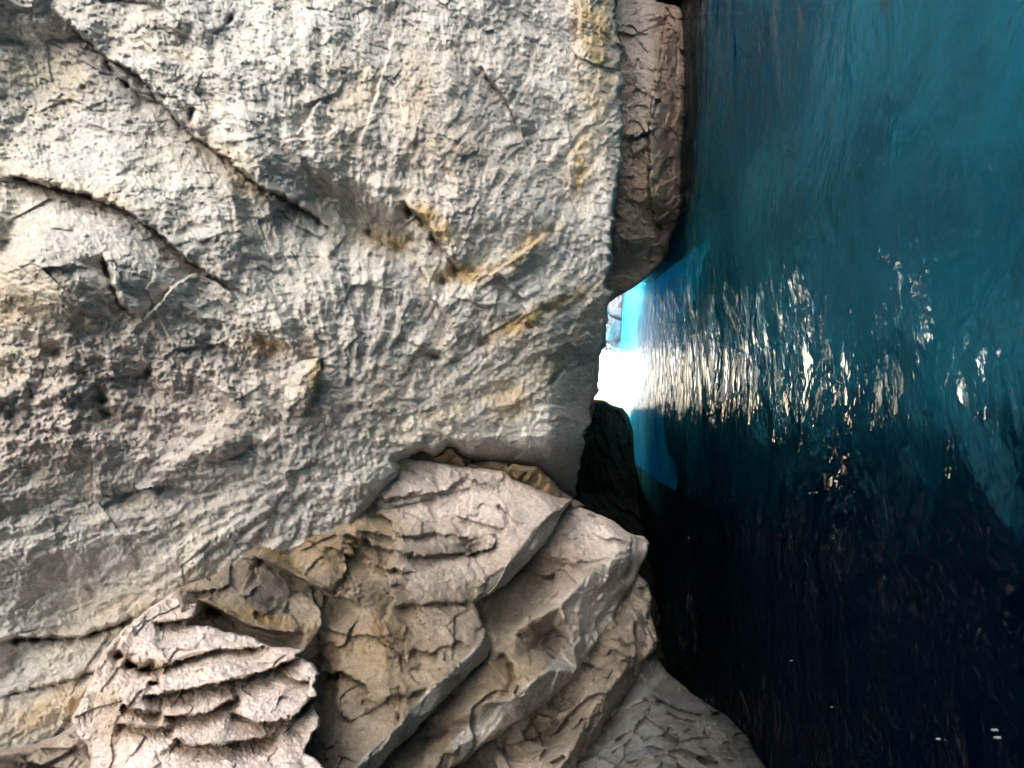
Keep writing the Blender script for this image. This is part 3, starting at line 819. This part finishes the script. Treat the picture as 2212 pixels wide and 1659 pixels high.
# added unseen cliff behind the viewer, throws warm sunlight back into the cave
def bounce_cliff():
    a = np.linspace(-1.35, .45, 150); zs = np.linspace(-4, 15, 60)
    Ag, Zg = np.meshgrid(a, zs)
    p0 = np.stack([np.sin(Ag) * 30 + 16, -np.cos(Ag) * 30 + 2, Zg], -1)
    r = 18 + Zg * .22 + 2.0 * fbm(p0 * .13, 4, 31) + 1.2 * facets(p0 * .25, 5)[0]
    V = np.stack([np.sin(-Ag) * r + 4, -np.cos(Ag) * r + 2, Zg], -1)
    ii = np.arange(V.shape[0] * V.shape[1]).reshape(Ag.shape)
    Q = np.stack([ii[:-1, :-1], ii[:-1, 1:], ii[1:, 1:], ii[1:, :-1]], -1).reshape(-1, 4)
    B = V.copy(); B[..., :2] = (B[..., :2] - np.array([4, 2])) * 1.5 + np.array([4, 2])
    n = ii.size
    edge = np.concatenate([ii[0, :], ii[1:, -1], ii[-1, ::-1][1:], ii[::-1, 0][1:]])
    Q3 = np.stack([edge[:-1], edge[1:], edge[1:] + n, edge[:-1] + n], -1)
    return mesh_from('sea_cliff', np.concatenate([V.reshape(-1, 3), B.reshape(-1, 3)]), (np.concatenate([Q, Q[:, ::-1] + n, Q3]),), M_bounce)


M_bounce = rock_material('limestone_bounce', (0.66, 0.64, 0.61), (0.56, 0.54, 0.51), (0.5, 0.49, 0.48), (0.25, 0.2, 0.15), stretch=(.3, .3, .3), warm_amount=0.3, fine=3)
tag(bounce_cliff(), 'added unseen pale cliff behind the viewer, bouncing sunlight into the cave', 'cliff')


# ------------------------------------------------------------------ water and seabed
def water():
    m = bpy.data.materials.new('sea_water'); m.use_nodes = True
    t = NT(m); t.n.remove(t.n['Principled BSDF'])
    out = t.n['Material Output']
    geo = t.new('ShaderNodeNewGeometry')
    mp = t.new('ShaderNodeMapping'); mp.inputs['Scale'].default_value = (.9, 1.1, 1); mp.inputs['Rotation'].default_value = (0, 0, .12)
    t.link(geo.outputs['Position'], mp.inputs[0])
    a = t.noise(mp.outputs[0], 1.7, 4, .48, .5)
    b = t.noise(mp.outputs[0], 8.0, 3, .5, .4)
    h = t.math('ADD', t.math('MULTIPLY', a, 1.0), t.math('MULTIPLY', b, .16))
    bp = t.new('ShaderNodeBump'); bp.inputs['Strength'].default_value = 1.0; bp.inputs['Distance'].default_value = .17
    t.link(h, bp.inputs['Height'])
    fr = t.new('ShaderNodeFresnel'); fr.inputs['IOR'].default_value = 1.17
    t.link(bp.outputs[0], fr.inputs['Normal'])
    gl = t.new('ShaderNodeBsdfGlossy'); gl.inputs['Roughness'].default_value = .05
    t.link(bp.outputs[0], gl.inputs['Normal'])
    tr = t.new('ShaderNodeBsdfTransparent'); tr.inputs['Color'].default_value = (.95, 1, 1, 1)
    rf = t.new('ShaderNodeBsdfRefraction'); rf.inputs['IOR'].default_value = 1.33; rf.inputs['Roughness'].default_value = .04
    rf.inputs['Color'].default_value = (.95, 1, 1, 1)
    t.link(bp.outputs[0], rf.inputs['Normal'])
    m1 = t.new('ShaderNodeMixShader'); m1.inputs[0].default_value = .64
    t.link(tr.outputs[0], m1.inputs[1]); t.link(rf.outputs[0], m1.inputs[2])
    m2 = t.new('ShaderNodeMixShader')
    t.link(t.math('MULTIPLY', fr.outputs[0], .58), m2.inputs[0]); t.link(m1.outputs[0], m2.inputs[1]); t.link(gl.outputs[0], m2.inputs[2])
    t.link(m2.outputs[0], out.inputs['Surface'])
    va = t.new('ShaderNodeVolumeAbsorption'); va.inputs['Color'].default_value = (0.0, .785, .968, 1); va.inputs['Density'].default_value = .46
    vs = t.new('ShaderNodeVolumeScatter'); vs.inputs['Color'].default_value = (.0, .55, .95, 1); vs.inputs['Density'].default_value = .145
    vs.inputs['Anisotropy'].default_value = 0.2
    ad = t.new('ShaderNodeAddShader'); t.link(va.outputs[0], ad.inputs[0]); t.link(vs.outputs[0], ad.inputs[1])
    t.link(ad.outputs[0], out.inputs['Volume'])
    # sheet: fine near the viewer, coarse towards the horizon
    yy = np.concatenate([np.linspace(-300, -8, 20), np.linspace(-6, 30, 500), np.geomspace(31, 4000, 40)])
    xx = np.concatenate([-np.geomspace(4000, 16, 25), np.linspace(-15, 15, 400), np.geomspace(16, 4000, 25)])
    Xg, Yg = np.meshgrid(xx, yy)
    q = np.stack([Xg * .9, Yg * 1.3, Xg * 0], -1)
    near = sstep(60, 20, np.hypot(Xg, Yg))
    Z = near * (.05 * fbm(q * .8, 3, 2) + .018 * fbm(q * 2.6, 2, 6))
    V = np.stack([Xg, Yg, Z], -1).reshape(-1, 3)
    ii = np.arange(len(V)).reshape(Xg.shape)
    Q = np.stack([ii[:-1, :-1], ii[:-1, 1:], ii[1:, 1:], ii[1:, :-1]], -1).reshape(-1, 4)
    # closed body of water down to below the seabed
    n = len(V)
    edge = np.concatenate([ii[0, :], ii[1:, -1], ii[-1, ::-1][1:], ii[::-1, 0][1:]])[:-1]
    B = V[edge].copy(); B[:, 2] = -9
    nb = np.arange(len(edge)) + n
    Q3 = np.stack([np.roll(edge, -1), edge, nb, np.roll(nb, -1)], -1)
    T = np.stack([nb, np.full(len(nb), n + len(nb)), np.roll(nb, -1)], -1)
    V = np.concatenate([V, B, [[0, 0, -9]]])
    Q = np.concatenate([Q, Q3])
    o = mesh_from('sea_water', V, (Q, T), m, origin=np.zeros(3))
    tag(o, 'deep teal sea water rippling through the cave', 'water', kind='structure')

    s = bpy.data.materials.new('seabed_sand'); s.use_nodes = True
    t = NT(s); bs = t.n['Principled BSDF']
    geo = t.new('ShaderNodeNewGeometry')
    n = t.noise(geo.outputs['Position'], .55, 6, .55, .6)
    sx = t.new('ShaderNodeSeparateXYZ'); t.link(geo.outputs['Position'], sx.inputs[0])
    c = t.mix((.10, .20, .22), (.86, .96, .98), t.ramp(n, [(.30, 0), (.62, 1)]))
    # near-black floor in the deep hole, bare sand on the shelf
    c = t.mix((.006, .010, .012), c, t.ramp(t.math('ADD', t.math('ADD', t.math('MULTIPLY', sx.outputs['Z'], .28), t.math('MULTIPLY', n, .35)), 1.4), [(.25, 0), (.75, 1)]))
    t.link(c, bs.inputs['Base Color']); bs.inputs['Roughness'].default_value = .95
    yy = np.concatenate([np.linspace(-300, -8, 12), np.linspace(-6, 60, 160), np.geomspace(65, 4000, 20)])
    xx = np.concatenate([-np.geomspace(4000, 21, 14), np.linspace(-20, 20, 120), np.geomspace(21, 4000, 14)])
    Xg, Yg = np.meshgrid(xx, yy)
    q = np.stack([Xg, Yg, Xg * 0], -1)
    Z = -2.0 + .7 * fbm(q * .28, 3, 5) - 5.6 * sstep(.4, -3.2, Xg + 1.2 * fbm(q * .5, 3, 9) + .05 * Yg) * sstep(22, 12, Yg)
    # open sea beyond the shelf
    Z = np.maximum(Z - 6.2 * sstep(5.5, 9, np.abs(Xg)) - 6.2 * sstep(-2, -6, Yg) - 4 * sstep(60, 90, Yg), -8.4)
    V = np.stack([Xg, Yg, Z], -1).reshape(-1, 3)
    ii = np.arange(len(V)).reshape(Xg.shape)
    Q = np.stack([ii[:-1, :-1], ii[:-1, 1:], ii[1:, 1:], ii[1:, :-1]], -1).reshape(-1, 4)
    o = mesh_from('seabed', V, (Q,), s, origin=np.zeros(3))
    tag(o, 'pale sandy seabed with dark rocky patches under the water', 'seabed', kind='structure')


water()


def foam(px, py, size, seed):
    rng = random.Random(seed)
    u, v = (px * K - 512) / FPX, (384 - py * K) / FPX
    r = FW - u * UP + v * RT
    c = CAM + r * (HCAM / -r[2])
    n = 14
    rim = [(size * (.7 + .5 * rng.random()) * math.cos(2 * math.pi * k / n) * 1.6, size * (.7 + .5 * rng.random()) * math.sin(2 * math.pi * k / n)) for k in range(n)]
    V = [(x, y, -.01) for x, y in rim] + [(x * .75, y * .75, .006) for x, y in rim] + [(0, 0, .012)]
    Q = [(k, (k + 1) % n, n + (k + 1) % n, n + k) for k in range(n)]
    T = [(n + k, n + (k + 1) % n, 2 * n) for k in range(n)]
    o = mesh_from('foam_fleck', np.array(V), (np.array(Q), np.array(T)), M_foam, origin=np.zeros(3))
    o.location = (c[0], c[1], .012)
    tag(o, 'tiny white foam fleck afloat on the dark water below the ledges', 'foam', 'foam flecks on the dark water')


M_foam = bpy.data.materials.new('foam'); M_foam.use_nodes = True
t_ = NT(M_foam); g_ = t_.new('ShaderNodeNewGeometry')
t_.link(t_.mix((.12, .14, .14), (.2, .22, .22), t_.noise(g_.outputs['Position'], 60, 3)), t_.n['Principled BSDF'].inputs['Base Color'])
for k_, f_ in enumerate(((2036, 1597, .003), (2157, 1578, .0032), (2163, 1594, .0028), (1803, 1528, .0028), (1713, 1427, .003))):
    foam(*f_, k_)

# ------------------------------------------------------------------ light, sky, camera
SUN_EL, SUN_AZ = math.radians(34), math.radians(-24)      # azimuth measured from +Y towards +X
sd_ = Vector((math.sin(SUN_AZ) * math.cos(SUN_EL), math.cos(SUN_AZ) * math.cos(SUN_EL), math.sin(SUN_EL)))
w = bpy.data.worlds.new('World'); S.world = w; w.use_nodes = True
bg = w.node_tree.nodes['Background']
sky = w.node_tree.nodes.new('ShaderNodeTexSky'); sky.sky_type = 'NISHITA'; sky.sun_disc = False
sky.sun_elevation = SUN_EL; sky.sun_rotation = SUN_AZ
sky.air_density = 0.8; sky.dust_density = 3.0; sky.ozone_density = 1.0
w.node_tree.links.new(sky.outputs[0], bg.inputs[0]); bg.inputs[1].default_value = .05
L = bpy.data.lights.new('sun', 'SUN'); L.energy = 5.0; L.angle = math.radians(.5); L.color = (1, .96, .90)
lo = bpy.data.objects.new('sun', L); COL.objects.link(lo); lo.location = (0, 20, 20)
lo.rotation_euler = (-sd_).to_track_quat('-Z', 'Y').to_euler()

cam = bpy.data.cameras.new('camera'); co = bpy.data.objects.new('camera', cam); COL.objects.link(co)
from mathutils import Matrix
X, Y, Z = Vector(-UP), Vector(RT), Vector(-FW)
co.matrix_world = Matrix(((X.x, Y.x, Z.x, 0), (X.y, Y.y, Z.y, 0), (X.z, Y.z, Z.z, HCAM), (0, 0, 0, 1)))
cam.sensor_width = 36; cam.lens = 36 * FPX / 1024; cam.clip_start = .05; cam.clip_end = 9000
S.camera = co

S.view_settings.view_transform = 'Standard'; S.view_settings.look = 'None'
S.view_settings.exposure = 3.75; S.view_settings.gamma = 1
S.cycles.use_denoising = True
S.cycles.max_bounces = 10; S.cycles.diffuse_bounces = 5; S.cycles.glossy_bounces = 4; S.cycles.transparent_max_bounces = 8
S.cycles.sample_clamp_indirect = 8
